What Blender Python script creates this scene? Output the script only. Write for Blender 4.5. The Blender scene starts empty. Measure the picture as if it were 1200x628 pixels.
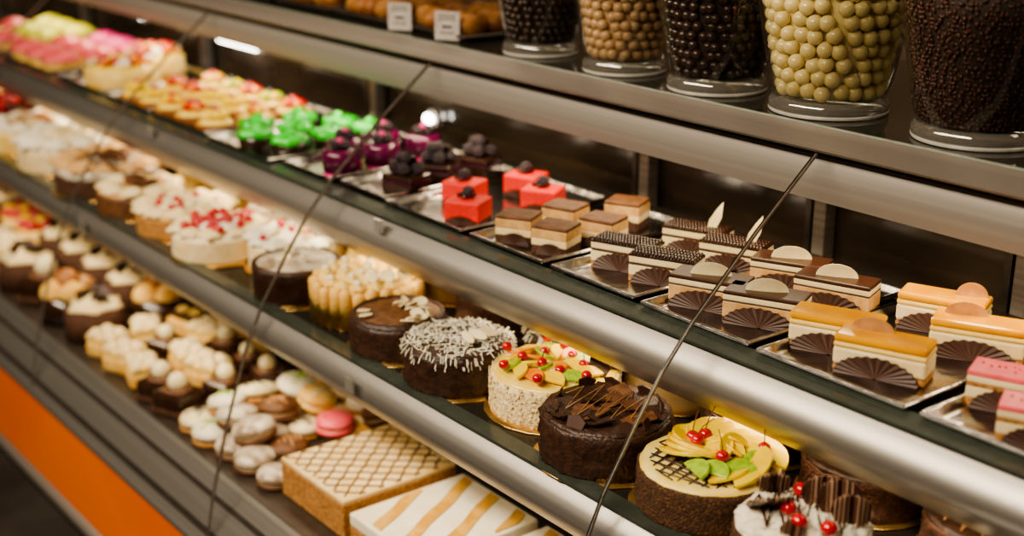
import bpy, math, random
from mathutils import Matrix, Vector, noise, Euler
random.seed(7)
C=bpy.context.scene.collection
pi=math.pi; rad=math.radians
# ---------------------------------------------------------------- materials
def nt(name):
    m=bpy.data.materials.new(name); m.use_nodes=True
    n=m.node_tree; b=n.nodes["Principled BSDF"]; return m,n,b
def mat(name,col,rough=.5,metal=0,col2=None,scale=40,lo=.4,hi=.6,bump=0,bscale=150,coat=0,sss=0,stretch=None,spec=.5):
    m,n,b=nt(name); N=n.nodes; L=n.links
    tc=N.new('ShaderNodeTexCoord'); src=tc.outputs['Object']
    if stretch:
        mp=N.new('ShaderNodeMapping'); mp.inputs['Scale'].default_value=stretch
        L.new(src,mp.inputs['Vector']); src=mp.outputs['Vector']
    b.inputs['Roughness'].default_value=rough; b.inputs['Metallic'].default_value=metal
    b.inputs['Specular IOR Level'].default_value=spec
    b.inputs['Coat Weight'].default_value=coat; b.inputs['Coat Roughness'].default_value=.08
    if sss:
        b.inputs['Subsurface Weight'].default_value=sss; b.inputs['Subsurface Scale'].default_value=.01
    if col2 is None: col2=tuple(x*.82 for x in col)
    t=N.new('ShaderNodeTexNoise'); t.inputs['Scale'].default_value=scale; t.inputs['Detail'].default_value=3
    L.new(src,t.inputs['Vector'])
    r=N.new('ShaderNodeValToRGB'); r.color_ramp.elements[0].position=lo; r.color_ramp.elements[1].position=hi
    r.color_ramp.elements[0].color=(*col,1); r.color_ramp.elements[1].color=(*col2,1)
    L.new(t.outputs['Fac'],r.inputs['Fac']); L.new(r.outputs['Color'],b.inputs['Base Color'])
    if bump:
        t2=N.new('ShaderNodeTexNoise'); t2.inputs['Scale'].default_value=bscale; t2.inputs['Detail'].default_value=2
        L.new(src,t2.inputs['Vector'])
        bp=N.new('ShaderNodeBump'); bp.inputs['Strength'].default_value=bump; bp.inputs['Distance'].default_value=.004
        L.new(t2.outputs['Fac'],bp.inputs['Height']); L.new(bp.outputs['Normal'],b.inputs['Normal'])
    return m
def thin_glass(name,tint,refl=.07,rough=.02,grazing=.5,diff=None,difff=0):
    m,n,b=nt(name); N=n.nodes; L=n.links; N.remove(b); out=N['Material Output']
    tr=N.new('ShaderNodeBsdfTransparent'); tr.inputs['Color'].default_value=(*tint,1)
    gl=N.new('ShaderNodeBsdfGlossy'); gl.inputs['Roughness'].default_value=rough
    lw=N.new('ShaderNodeLayerWeight'); lw.inputs['Blend'].default_value=.25
    mr=N.new('ShaderNodeMapRange'); mr.inputs['To Min'].default_value=refl; mr.inputs['To Max'].default_value=grazing
    L.new(lw.outputs['Fresnel'],mr.inputs['Value'])
    mx=N.new('ShaderNodeMixShader'); L.new(mr.outputs['Result'],mx.inputs['Fac'])
    base=tr.outputs[0]
    if diff:
        d=N.new('ShaderNodeBsdfDiffuse'); d.inputs['Color'].default_value=(*diff,1)
        m2=N.new('ShaderNodeMixShader'); m2.inputs['Fac'].default_value=difff
        L.new(tr.outputs[0],m2.inputs[1]); L.new(d.outputs[0],m2.inputs[2]); base=m2.outputs[0]
    L.new(base,mx.inputs[1]); L.new(gl.outputs[0],mx.inputs[2]); L.new(mx.outputs[0],out.inputs['Surface'])
    return m
def emis(name,col,st):
    m,n,b=nt(name); b.inputs['Base Color'].default_value=(*col,1)
    b.inputs['Emission Color'].default_value=(*col,1); b.inputs['Emission Strength'].default_value=st; return m

G_shelf=thin_glass('shelf_glass',(.34,.34,.31),.06,.06,.45,(.045,.038,.03),.5)
G_top=thin_glass('top_shelf_glass',(.45,.47,.43),.16,.04,.8,(.07,.065,.05),.35)
G_jar=thin_glass('jar_plastic',(.97,.97,.96),.06,.03,.75)
M_edge=mat('green_glass_edge',(.05,.06,.048),.15)
M_alu=mat('brushed_aluminium',(.44,.415,.38),.38,.8,(.36,.34,.31),3,.3,.7,.05,300,stretch=(.2,6,40))
M_alu2=mat('dull_aluminium',(.30,.265,.23),.5,.5,(.23,.20,.17),3,stretch=(.2,6,40))
M_steel=mat('tray_steel',(.55,.53,.51),.2,1,(.40,.38,.37),25,bump=.25,bscale=45)
M_darkmetal=mat('dark_anodised_metal',(.08,.065,.055),.35,.5)
M_joint=mat('dark_joint',(.012,.01,.008),.3)
M_orange=mat('orange_panel',(.92,.19,.006),.4,0,(.85,.15,.005),2)
M_black=mat('dark_kick',(.02,.018,.016),.5)
M_door=mat('smoked_door_glass',(.10,.073,.053),.16,0,(.026,.020,.015),2.2,.35,.62,stretch=(1,1,3),spec=.9)  # mottled tone puts vague reflections into the glass colour
M_deck=mat('deck_laminate',(.06,.045,.035),.4,.1)
M_wall=mat('brown_wall',(.17,.11,.07),.7,0,(.07,.045,.03),1.3)
M_floor=mat('floor_tile',(.07,.06,.05),.25,0,(.05,.04,.035),4)
M_ceil=mat('ceiling_paint',(.10,.08,.065),.9)
M_gold=mat('gold_card',(.9,.58,.2),.25,.9)
M_choc=mat('chocolate_glaze',(.040,.017,.010),.2,0,(.028,.012,.007),30,coat=.5)
M_chocg=mat('slice_glaze',(.055,.022,.012),.32,0,(.040,.016,.009),30)
M_chocm=mat('chocolate_matte',(.055,.024,.013),.45,0,(.032,.014,.008),80,bump=.5,bscale=160)
M_fan=mat('pleated_chocolate',(.075,.033,.021),.5)
M_fan2=mat('striped_chocolate',(.05,.02,.013),.35,0,(.38,.23,.15),1.2,.47,.53,stretch=(200,2,2))
M_brown=mat('brown_sponge',(.10,.038,.016),.8,0,(.055,.022,.01),150,bump=.8,bscale=250)
M_cocoa=mat('cocoa_top',(.17,.072,.028),.55,0,(.10,.04,.015),60,bump=.3)
M_crumb=mat('chocolate_crumb',(.065,.026,.010),.8,0,(.20,.095,.03),260,.52,.7,1,350)
M_cream=mat('cream',(.86,.72,.43),.45,0,(.80,.62,.33),20,bump=.15,bscale=60,sss=.15)
M_white=mat('whipped_cream',(.88,.82,.68),.45,0,(.82,.74,.56),20,sss=.15)
M_flake=mat('almond_flake_coat',(.90,.74,.42),.7,0,(.76,.55,.26),160,.42,.68,1,200)
M_yel=mat('pale_yellow_cream',(.88,.66,.21),.5,0,(.80,.52,.13),25,bump=.2,bscale=80)
M_lf=mat('ladyfinger_biscuit',(.86,.58,.18),.65,0,(.76,.42,.09),40,bump=.3)
M_caramel=mat('caramel_glaze',(.80,.38,.008),.12,0,(.68,.27,.005),14,coat=.6)
M_mousse=mat('caramel_mousse',(.68,.42,.18),.6,0,(.58,.33,.12),60,bump=.2)
M_tan=mat('tan_sponge',(.54,.27,.08),.8,0,(.34,.15,.04),180,bump=.8,bscale=260)
M_red=mat('red_velvet_spray',(.78,.030,.018),.55,0,(.66,.022,.014),200,bump=.3,bscale=400)
M_pink=mat('pink_glaze',(.86,.14,.17),.3,0,(.78,.10,.12),60)
M_cherry=mat('cherry_skin',(.60,.006,.010),.12,0,(.43,.004,.008),40,coat=.7)
M_stem=mat('cherry_stem',(.16,.05,.02),.6)
M_kiwi=mat('kiwi_green',(.38,.55,.04),.25,0,(.25,.42,.03),120,coat=.4)
M_mango=mat('mango_yellow',(.93,.68,.015),.25,0,(.90,.58,.010),30,coat=.3)
M_orng=mat('orange_fruit',(.88,.28,.010),.25,0,(.76,.20,.008),60,coat=.3)
M_berry=mat('blackberry',(.026,.010,.018),.22,coat=.5)
M_purple=mat('purple_glaze',(.14,.010,.065),.18,0,(.08,.008,.035),30,coat=.6)
M_green=mat('bright_green_jelly',(.04,.72,.03),.2,0,(.02,.52,.015),30,coat=.5)
M_grey=mat('marbled_glaze',(.66,.58,.46),.25,0,(.32,.23,.15),25,.45,.6,coat=.3)
M_wchoc=mat('white_chocolate',(.86,.77,.50),.35,0,(.80,.67,.38),40)
M_tanchoc=mat('milk_chocolate_disc',(.55,.30,.13),.4,0,(.42,.21,.08),40)
M_crust=mat('baked_crust',(.46,.20,.055),.5,0,(.28,.10,.028),30,bump=.4)
M_wht=mat('paper_white',(.50,.46,.42),.6)
M_ink=mat('printed_ink',(.08,.07,.08),.6)
M_cy=mat('cream_yellow_candy',(.84,.71,.34),.25,0,(.78,.63,.27),30,coat=.3)
M_ct=mat('tan_candy',(.60,.40,.21),.28,0,(.52,.33,.16),30,coat=.2)
M_cd=mat('dark_candy',(.06,.033,.023),.25,0,(.045,.024,.017),30,coat=.3)
M_cb=mat('brown_sprinkle',(.085,.030,.017),.4,0,(.06,.022,.012),200)
M_magenta=mat('magenta_icing',(.75,.05,.26),.4,0,(.6,.04,.2),50,bump=.3)
M_lime=mat('lime_icing',(.72,.74,.06),.4)
M_glaze=mat('yellow_fruit_jelly',(.93,.64,.06),.15,0,(.90,.70,.16),25,coat=.5)
M_stripe=mat('golden_stripe',(.58,.30,.04),.5,0,(.68,.40,.09),40)
M_latt=mat('brown_lattice_icing',(.11,.045,.014),.5,0,(.18,.08,.025),60)
M_lcream=mat('golden_cream_top',(.84,.66,.36),.45,0,(.76,.54,.24),30,bump=.2)

# ---------------------------------------------------------------- geometry
def merge(*gs):
    V=[];F=[]
    for v,f in gs:
        o=len(V); V+=list(v); F+=[tuple(i+o for i in q) for q in f]
    return V,F
def xf(g,loc=(0,0,0),rot=(0,0,0),sc=(1,1,1)):
    if not isinstance(sc,(tuple,list)): sc=(sc,)*3
    M=Matrix.Translation(loc)@Euler(rot).to_matrix().to_4x4()@Matrix.Diagonal((*sc,1))
    return [tuple(M@Vector(v)) for v in g[0]],g[1]
def box(sx,sy,sz,c=(0,0,0)):
    x,y,z=sx/2,sy/2,sz/2
    v=[(c[0]+a*x,c[1]+b*y,c[2]+d*z) for d in(-1,1) for b in(-1,1) for a in(-1,1)]
    return v,[(0,2,3,1),(4,5,7,6),(0,1,5,4),(2,6,7,3),(0,4,6,2),(1,3,7,5)]
def lathe(prof,n=40,fn=None):
    V=[];F=[];rings=[]
    for r,z in prof:
        if r<1e-6: rings.append([len(V)]); V.append((0,0,z))
        else:
            idx=[]
            for i in range(n):
                a=2*pi*i/n; rr=r*(fn(a,z) if fn else 1)
                idx.append(len(V)); V.append((rr*math.cos(a),rr*math.sin(a),z))
            rings.append(idx)
    for a,b in zip(rings,rings[1:]):
        if len(a)==1 and len(b)==1: continue
        for i in range(n):
            j=(i+1)%n
            if len(a)==1: F.append((a[0],b[j],b[i]))
            elif len(b)==1: F.append((a[i],a[j],b[0]))
            else: F.append((a[i],a[j],b[j],b[i]))
    return V,F
def sph(r=1,loc=(0,0,0),n=12,m=8,sc=(1,1,1)):
    g=lathe([(r*math.sin(pi*i/m),-r*math.cos(pi*i/m)) for i in range(m+1)],n)
    return xf(g,loc,(0,0,0),sc)
def tube(pts,r,n=6,taper=None):
    V=[];F=[];P=[Vector(p) for p in pts]
    for k,p in enumerate(P):
        d=(P[min(k+1,len(P)-1)]-P[max(k-1,0)]).normalized()
        u=d.cross(Vector((0,0,1)))
        if u.length<1e-3: u=Vector((1,0,0))
        u.normalize(); w=u.cross(d)
        rr=r*(taper[k] if taper else 1)
        for i in range(n):
            a=2*pi*i/n; V.append(tuple(p+u*rr*math.cos(a)+w*rr*math.sin(a)))
    for k in range(len(P)-1):
        for i in range(n):
            j=(i+1)%n; F.append((k*n+i,k*n+j,(k+1)*n+j,(k+1)*n+i))
    F.append(tuple(range(n-1,-1,-1))); F.append(tuple((len(P)-1)*n+i for i in range(n)))
    return V,F
def prism(poly,z0,z1):
    n=len(poly); V=[(x,y,z0) for x,y in poly]+[(x,y,z1) for x,y in poly]
    F=[tuple(range(n-1,-1,-1)),tuple(range(n,2*n))]+[(i,(i+1)%n,n+(i+1)%n,n+i) for i in range(n)]
    return V,F
def extr(prof,x0,x1,closed=True):
    n=len(prof); V=[(x0,y,z) for y,z in prof]+[(x1,y,z) for y,z in prof]
    F=[(i,(i+1)%n,n+(i+1)%n,n+i) for i in range(n if closed else n-1)]
    if closed: F+=[tuple(range(n-1,-1,-1)),tuple(range(n,2*n))]
    return V,F
def jit(g,amp,fr=60):
    o=random.random()*50; out=[]
    for v in g[0]:
        q=Vector(v)*fr+Vector((o,o,o)); d=noise.noise_vector(q)*amp
        out.append((v[0]+d[0],v[1]+d[1],v[2]+d[2]*.6 if v[2]>.004 else v[2]))
    return out,g[1]
def fanG(R,H,n=26,amp=.0013):
    V=[];F=[]
    for i in range(n+1):
        a=pi*i/n; o=amp if i%2 else -amp
        k=1+(.03 if i%2 else -.01)
        V.append((.04*R*math.cos(a),0,.04*H*math.sin(a))); V.append((R*k*math.cos(a),o-.001,max(0,H*k*math.sin(a))))
    for i in range(n): F.append((2*i,2*i+1,2*i+3,2*i+2))
    V2=[(x,y+.003,z) for x,y,z in V]; m=len(V)
    return V+V2, F+[tuple(m+q for q in reversed(f)) for f in F]+[(2*i+1,m+2*i+1,m+2*i+3,2*i+3) for i in range(n)]
def curl(R,H,t=.0016,n=14,bend=.003):
    V=[];F=[]
    for s in(0,t):
        for i in range(n+1):
            a=pi*i/n
            for k in range(4):
                q=k/3; x=R*q*math.cos(a); z=H*q*math.sin(a)
                V.append((x,s-bend*(q*math.sin(a))**2+bend*.8*(x/R)**2,z))
    m=(n+1)*4
    for s in (0,1):
        for i in range(n):
            for k in range(3):
                a=s*m+i*4+k; f=(a,a+1,a+5,a+4); F.append(f if s else f[::-1])
    for i in range(n): a=i*4+3; F.append((a,a+4,m+a+4,m+a))
    return V,F
def rosette(r,h):
    return lathe([(0,0),(r*.85,0),(r,h*.18),(r*.9,h*.42),(r*.6,h*.68),(r*.3,h*.88),(0,h)],24,lambda a,z:1+.13*math.cos(6*a+z/h*3))
def disc_leaf(w,h,t=.0022,n=14):
    return prism([(w/2*math.cos(2*pi*i/n),h/2*math.sin(2*pi*i/n)) for i in range(n)],-t/2,t/2)
def pleat_oval(w,h,n=9):
    V=[];F=[];nx=2*n
    for i in range(nx+1):
        x=-1+2*i/nx; hh=math.sqrt(max(0,1-x*x))+.05
        o=.0022*(1 if i%2 else -1)
        for k in(-1,1):
            for s in (0,.002): V.append((x*w/2,o+s,h/2+k*hh*h/2))
    for i in range(nx):
        a=4*i; b=a+4
        F+=[(a,b,b+2,a+2),(a+1,a+3,b+3,b+1),(a+2,b+2,b+3,a+3),(a,a+1,b+1,b)]
    return V,F
def halfdisc(r,t,n=12):
    pts=[(r*math.cos(pi*i/n),r*math.sin(pi*i/n)) for i in range(n+1)]
    return prism(pts,-t/2,t/2)
def berryG(r):
    gs=[sph(r*.75,(0,0,r*.8),10,6)]
    for i in range(26):
        z=1-2*(i+.5)/26; a=i*2.39996; q=math.sqrt(1-z*z)
        gs.append(sph(r*.3,(r*.78*q*math.cos(a),r*.78*q*math.sin(a),r*.85+r*.78*z),6,4))
    return merge(*gs)

# ---------------------------------------------------------------- objects
def ob(name,g,m,parent=None,smooth=False,bevel=0,label=None,loc=(0,0,0),rot=(0,0,0)):
    me=bpy.data.meshes.new(name); me.from_pydata([tuple(v) for v in g[0]],[],g[1]); me.update()
    o=bpy.data.objects.new(name,me); C.objects.link(o); me.materials.append(m)
    if smooth:
        for p in me.polygons: p.use_smooth=True
    if bevel:
        b=o.modifiers.new('bevel','BEVEL'); b.width=bevel; b.segments=2; b.limit_method='ANGLE'
    o.location=loc; o.rotation_euler=rot
    if parent: o.parent=parent
    if label: o['label']=label
    return o
def root(name,label,cat,loc=(0,0,0),rz=0,group=None):
    e=bpy.data.objects.new(name,None); e.empty_display_size=.03; C.objects.link(e)
    e.location=loc; e.rotation_euler=(0,0,rz); e['label']=label; e['category']=cat
    if group: e['group']=group
    return e
def dup(src,loc,rz=0,label=None,sc=None):
    n=src.copy(); C.objects.link(n); n.location=loc; n.rotation_euler=(0,0,rz)
    if label: n['label']=label
    if sc: n.scale=(sc,)*3
    for ch in list(src.children):
        c2=ch.copy(); C.objects.link(c2); c2.parent=n
        for cc in list(ch.children):
            c3=cc.copy(); C.objects.link(c3); c3.parent=c2
    return n
def place(src,pts,rz=0,jr=.06,sc=None):
    first=True
    for p in pts:
        r=rz+random.uniform(-jr,jr)
        s=None if sc is None else random.uniform(*sc)
        if first:
            src.location=p[:3]; src.rotation_euler=(0,0,r); first=False
            if s: src.scale=(s,)*3
        else: dup(src,p[:3],r,sc=s)

# ---------------------------------------------------------------- setting
def struct(o): o['kind']='structure'; return o
struct(ob('floor',box(14,9,.1,(-3,.8,-.05)),M_floor))
struct(ob('wall_back',box(14,.1,3.2,(-3,3.6,1.6)),M_wall))
struct(ob('wall_left',box(.1,9,3.2,(-9.6,.8,1.6)),M_wall))
struct(ob('ceiling',box(14,9,.1,(-3,.8,3.25)),M_ceil))

# ---------------------------------------------------------------- case
X0,X1=-8.0,.35
case=root('display_case','long refrigerated pastry display case with curved glass and aluminium rails','display case',(0,0,0))
gp=[(1.495,1.35),(1.38,1.257),(1.26,1.15),(1.205,1.09),(1.155,1.02),(1.10,.935),(1.055,.84),(1.01,.71),(.97,.57),(.95,.47)]
def strip(pts,x0,x1,t):
    ins=[(y+t*.75,z-t*.65) for y,z in pts]
    return extr(list(pts)+list(reversed(ins)),x0,x1)
seams=[-1.21+.965*k for k in range(1,-8,-1)]
for x in [s for s in seams if X0<s<X1]:
    ob('glass_joint',strip([(y-.001,z) for y,z in gp],x-.0015,x+.0015,.006),M_joint,case)
    ob('glass_edge',strip([(y-.001,z) for y,z in gp],x+.0016,x+.0028,.004),M_alu2,case)
def rail(name,pr,lab,m=M_alu):
    o=ob(name,extr(pr,X0,X1),m,case,True,label=lab); o.modifiers.new('es','EDGE_SPLIT').split_angle=rad(40); return o
def arcprof(p0,p1,bulge,n=8):
    pts=[]
    for i in range(n+1):
        t=i/n; y=p0[0]+(p1[0]-p0[0])*t; z=p0[1]+(p1[1]-p0[1])*t
        pts.append((y-bulge*math.sin(pi*t),z))
    return pts
M_aluA=mat('satin_aluminium',(.31,.285,.255),.5,.2,(.25,.23,.205),3,.3,.7,stretch=(.2,6,40))
rail('shelf_rail',arcprof((1.52,1.352),(1.52,1.272),.012)+[(1.535,1.272),(1.535,1.352)],'satin aluminium upper rail',M_aluA)
rail('shelf_rail',arcprof((1.286,1.108),(1.282,1.015),.030)+[(1.305,1.015),(1.305,1.108)],'rounded brushed aluminium rail')
rail('shelf_rail',arcprof((1.125,.910),(1.112,.836),.021)+[(1.13,.836),(1.14,.910)],'rounded brushed aluminium rail')
ob('rail_lip',extr([(1.272,1.108),(1.31,1.108),(1.31,1.116),(1.272,1.112)],X0,X1),M_edge,case)
ob('rail_lip',extr([(1.112,.910),(1.142,.910),(1.142,.915),(1.112,.914)],X0,X1),M_edge,case)
ob('front_trim',extr([(1.492,1.352),(1.535,1.372),(1.535,1.380),(1.482,1.358)],X0,X1),M_alu2,case)
ob('front_trim',extr([(1.50,1.345),(1.54,1.352),(1.54,1.372),(1.535,1.372)],X0,X1),M_darkmetal,case)
ob('top_shelf',box(X1-X0,.56,.009,((X0+X1)/2,1.815,1.3755)),G_top,case,label='smoked glass top shelf')
ob('shelf_edge',box(X1-X0,.004,.010,((X0+X1)/2,1.533,1.3755)),mat('pale_glass_edge',(.30,.34,.29),.15),case)
for k,x in enumerate([-.42,-1.12,-1.82,-2.52,-3.5,-4.5,-5.5,-6.5]):
    ob('shelf_bracket',box(.012,.5,.02,(x,1.80,1.360)),M_alu2,case)
ob('shelf',box(X1-X0,.42,.008,((X0+X1)/2,1.512,1.106)),G_shelf,case,label='glass upper pastry shelf')
ob('shelf',box(X1-X0,.44,.008,((X0+X1)/2,1.362,.904)),G_shelf,case,label='glass cake shelf')
ob('deck',box(X1-X0,.74,.02,((X0+X1)/2,1.40,.562)),M_deck,case)
ob('front_sill',extr([(1.035,.572),(1.02,.565),(.975,.505),(.945,.462),(.945,.45),(1.04,.45)],X0,X1),M_alu,case,label='sloping aluminium sill')
ob('sill_groove',extr([(1.0,.5445),(.993,.536),(.991,.5375),(.998,.546)],X0,X1),M_darkmetal,case)
ob('sill_groove',extr([(.965,.495),(.958,.485),(.955,.486),(.962,.497)],X0,X1),M_darkmetal,case)
ob('front_panel',box(X1-X0,.03,.215,((X0+X1)/2,.965,.34)),M_orange,case,label='orange front panel')
ob('bumper_rail',extr(arcprof((.955,.222),(.96,.175),.015)+[(1.0,.175),(1.0,.222)],X0,X1),M_alu2,case,True)
ob('kick_panel',box(X1-X0,.6,.125,((X0+X1)/2,1.35,.0625)),M_black,case)
ob('base_cabinet',box(X1-X0,.78,.33,((X0+X1)/2,1.40,.29)),M_black,case)
px=[.35,-.6,-1.02,-1.40,-1.83,-2.80,-3.75,-4.7,-5.65,-6.6,-7.55,-8.0]
for a,b in zip(px,px[1:]):
    ob('sliding_door',box(a-b-.004,.006,.80,((a+b)/2,1.79,.97)),M_door,case,label='smoked glass sliding door')
for i,x in enumerate(px[1:-1]):
    ob('door_post',box(.026,.03,.80,(x,1.765,.97)),M_alu2,case,bevel=.003)
    ob('post_edge',box(.012,.034,.80,(x-.022,1.765,.97)),M_darkmetal,case)
ob('door_track',box(X1-X0,.04,.03,((X0+X1)/2,1.775,.59)),M_black,case)
ob('door_track',box(X1-X0,.04,.03,((X0+X1)/2,1.775,1.355)),M_darkmetal,case)
ob('end_panel',xf(prism([(1.5,1.36),(1.2,1.08),(1.06,.84),(.95,.46),(.95,.1),(1.8,.1),(1.8,1.36)],0,.02),(X0-.02,0,0),(pi/2,0,pi/2)),M_alu2,case)
tagm=thin_glass('tag_plastic',(.9,.9,.88),.15,.05,.6,(.5,.48,.42),.3)
for x,y,z in [(-2.0,1.268,1.10),(-1.84,1.10,.885),(-3.05,1.10,.885),(-3.0,1.268,1.10)]:
    ob('tag_holder',box(.026,.004,.024,(x,y-.014,z)),tagm,case)
M_led=emis('led_strip',(1,.80,.52),.5)
for y,z in [(1.545,1.285),(1.312,1.035),(1.15,.848)]:
    ob('lamp_strip',box(X1-X0,.010,.006,((X0+X1)/2,y,z)),M_led,case,label='warm light strip')
def area(nm,loc,rot,sx,sy,e,col,spread=180):
    l=bpy.data.lights.new(nm,'AREA'); l.shape='RECTANGLE'; l.size=sx; l.size_y=sy; l.energy=e; l.color=col; l.spread=rad(spread)
    o=bpy.data.objects.new(nm,l); C.objects.link(o); o.location=loc; o.rotation_euler=rot; return o
W=(1,.79,.52)
cx=(X0+X1)/2
area('upper_shelf_light',(cx,1.555,1.27),(rad(0),0,0),X1-X0,.03,15,W,160)
area('middle_shelf_light',(cx,1.322,1.026),(rad(-18),0,0),X1-X0,.025,6,W,140)
area('lower_shelf_light',(cx,1.16,.838),(rad(0),0,0),X1-X0,.03,8,W,140)
area('shop_light',(-1.9,-.7,2.95),(rad(39),0,0),3.6,.4,98,(1,.84,.63),140)
area('shop_light',(-2,2.4,3.0),(0,0,0),6,.3,34,(1,.8,.55))
bc=root('back_counter','dark counter with steel worktop along the rear wall','counter',(-2,3.1,0))
ob('body',box(7,.7,.86,(0,0,.43)),mat('counter_body',(.16,.10,.06),.5),bc)
ob('worktop',box(7.1,.8,.04,(0,-.02,.88)),M_steel,bc,bevel=.01)
lt=root('tube_reflection','short glowing bar added as the reflection of a fluorescent tube in the smoked rear door','glint',(-3.52,1.755,1.195),group='glowing reflections on the rear doors')  # glowing bar added to stand for a tube light mirrored in the door
ob('tube',tube([(-.11,0,0),(.11,0,0)],.009,12),emis('reflection_glow',(1,.95,.85),16),lt,True)
ob('glint_backing',box(.25,.012,.03,(0,.022,0)),M_alu2,lt)
sl=root('spot_reflection','small round glowing lamp reflection added on the smoked rear door','glint',(-2.57,1.76,1.135),group='glowing reflections on the rear doors')  # glowing bead and ring added to stand for a reflected light spot
ob('glint_bead',sph(.015,(0,0,0),16,10,(1.3,.6,.8)),bpy.data.materials['reflection_glow'],sl,True)
ob('glint_ring',xf(lathe([(.016,0),(.022,0),(.022,.01),(.016,.01)],24),(0,.018,0),(pi/2,0,0)),M_alu2,sl)
for p in [(-2.95,1.76,1.22),(-4.2,1.76,1.2),(-3.35,1.76,.99),(-4.6,1.76,1.0)]: dup(sl,p)  # further added glints, same stand-in for reflections

# ---------------------------------------------------------------- steel trays
def tray(w,d):
    h=.014
    o=[(-w/2,-d/2),(w/2,-d/2),(w/2,d/2),(-w/2,d/2)]
    def ring(ins,z): return [((abs(x)-ins)*(1 if x>0 else -1),(abs(y)-ins)*(1 if y>0 else -1),z) for x,y in o]
    R=[ring(.001,h-.006),ring(-.001,h-.004),ring(-.001,h-.001),ring(.002,h+.001),ring(.006,h),ring(.013,.004),ring(.018,.003),ring(.03,.003)]
    V=[p for r in R for p in r]; F=[]
    for k in range(len(R)-1):
        for i in range(4):
            j=(i+1)%4; F.append((k*4+i,k*4+j,k*4+4+j,k*4+4+i))
    m=(len(R)-1)*4; F.append((m,m+1,m+2,m+3))
    b=len(V); V+=[(x,y,0) for x,y,_ in ring(.014,0)]; F.append((b+3,b+2,b+1,b))
    for i in range(4): j=(i+1)%4; F.append((j,i,b+i,b+j))
    return V,F
SZ=1.1105
for a,b,y0,y1 in [(-.87,-.62,1.30,1.66),(-1.132,-.885,1.30,1.66),(-1.365,-1.145,1.305,1.66),(-1.58,-1.38,1.31,1.66),(-1.80,-1.595,1.31,1.66),(-2.07,-1.82,1.31,1.66),(-2.25,-2.085,1.32,1.66),(-2.46,-2.27,1.31,1.66),(-2.78,-2.48,1.29,1.66),(-3.10,-2.80,1.30,1.66),(-3.4,-3.12,1.3,1.66),(-3.75,-3.42,1.3,1.66),(-4.2,-3.8,1.3,1.66),(-4.65,-4.25,1.3,1.66)]:
    t=ob('serving_tray',tray(b-a-.006,y1-y0),M_steel,None,label='shallow rectangular stainless steel tray on the glass shelf',loc=((a+b)/2,(y0+y1)/2,SZ))
    t['category']='tray'; t['group']='steel trays on the upper shelf'
    s=t.modifiers.new('b','BEVEL'); s.width=.0015; s.segments=2
TZ=SZ+.0035
# ---------------------------------------------------------------- slices
def layered(name,label,L,D,layers,loc=(0,0,0),group=None,cat='pastry slice',bev=.0015):
    r=root(name,label,cat,loc,0,group); z=0
    for nm,h,m in layers:
        ob(nm,box(L,D,h,(0,0,z+h/2)),m,r,bevel=min(bev,h*.4)); z+=h
    return r,z
RZ=rad(24)
L_,D_=.122,.052
def caramel(orn):
    r,z=layered('caramel_slice','cream slice with glossy amber caramel glaze and pleated dark chocolate fan',L_,D_,[('sponge_base',.010,M_tan),('cream_layer',.024,M_cream),('caramel_layer',.007,M_yel),('caramel_glaze',.011,M_caramel)],group='caramel slices on a steel tray',bev=.004)
    ob('pleated_fan',fanG(L_*.45,.029),M_fan,r,loc=(-.002,-D_/2-.003,0))
    if orn==1: ob('chocolate_curl',xf(curl(.028,.020),(-.020,.006,z-.001),(rad(-4),0,.1)),M_tanchoc,r)
    if orn==2: ob('chocolate_leaf',xf(curl(.022,.022),(.035,.005,z-.001),(rad(-4),0,.2)),M_tanchoc,r)
    return r
place(caramel(0),[(-1.078,1.405,TZ)],RZ,.05)
place(caramel(1),[(-.985,1.385,TZ),(-.945,1.535,TZ)],RZ,.08)
place(caramel(2),[(-1.035,1.585,TZ)],RZ)
r,z=layered('chocolate_glazed_slice','mousse slice with dark mirror glaze and upright white chocolate wedge',L_*.95,D_,[('sponge_base',.008,M_brown),('mousse_layer',.024,M_mousse),('chocolate_line',.002,M_chocm),('cream_layer',.008,M_cream),('dark_glaze',.006,M_chocg)],group='dark glazed slices on a steel tray')
ob('pleated_fan',fanG(L_*.44,.029),M_fan,r,loc=(-.001,-D_/2-.003,0))
ob('white_chocolate_wedge',xf(curl(.031,.021,.002),(.0,-.004,z-.001),(rad(-4),0,.25)),M_wchoc,r)
place(r,[(-1.205,1.405,TZ),(-1.305,1.395,TZ),(-1.185,1.535,TZ),(-1.285,1.55,TZ)],RZ,.1)
def striped(fin):
    r,z=layered('ridged_chocolate_slice','layered cream slice with ridged dark chocolate top',.108,.05,[('sponge_base',.010,M_tan),('cream_layer',.017,M_cream),('sponge_layer',.004,M_brown),('cream_top',.011,M_cream)],group='ridged slices on a steel tray')
    ob('ridged_top',merge(*[sph(.0045,(-.0495+.0055*i,y,z+.003),8,6,(.6,1.9,1)) for i in range(19) for y in(-.018,-.006,.006,.018)]),M_choc,r,True)
    ob('top_coat',box(.108,.05,.004,(0,0,z+.001)),M_choc,r)
    ob('pleated_fan',fanG(.048,.028),M_fan,r,loc=(0,-.028,0))
    if fin:
        poly=[(0,0),(.014,.0),(.024,.022),(.026,.050),(.015,.036),(.004,.018)]
        ob('white_chocolate_fin',xf(prism(poly,-.0012,.0012),(.015,0,z),(pi/2,0,.2)),M_wchoc,r)
    return r
place(striped(0),[(-1.515,1.42,TZ),(-1.425,1.42,TZ)],RZ)
place(striped(1),[(-1.50,1.565,TZ),(-1.405,1.555,TZ)],RZ)
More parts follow.
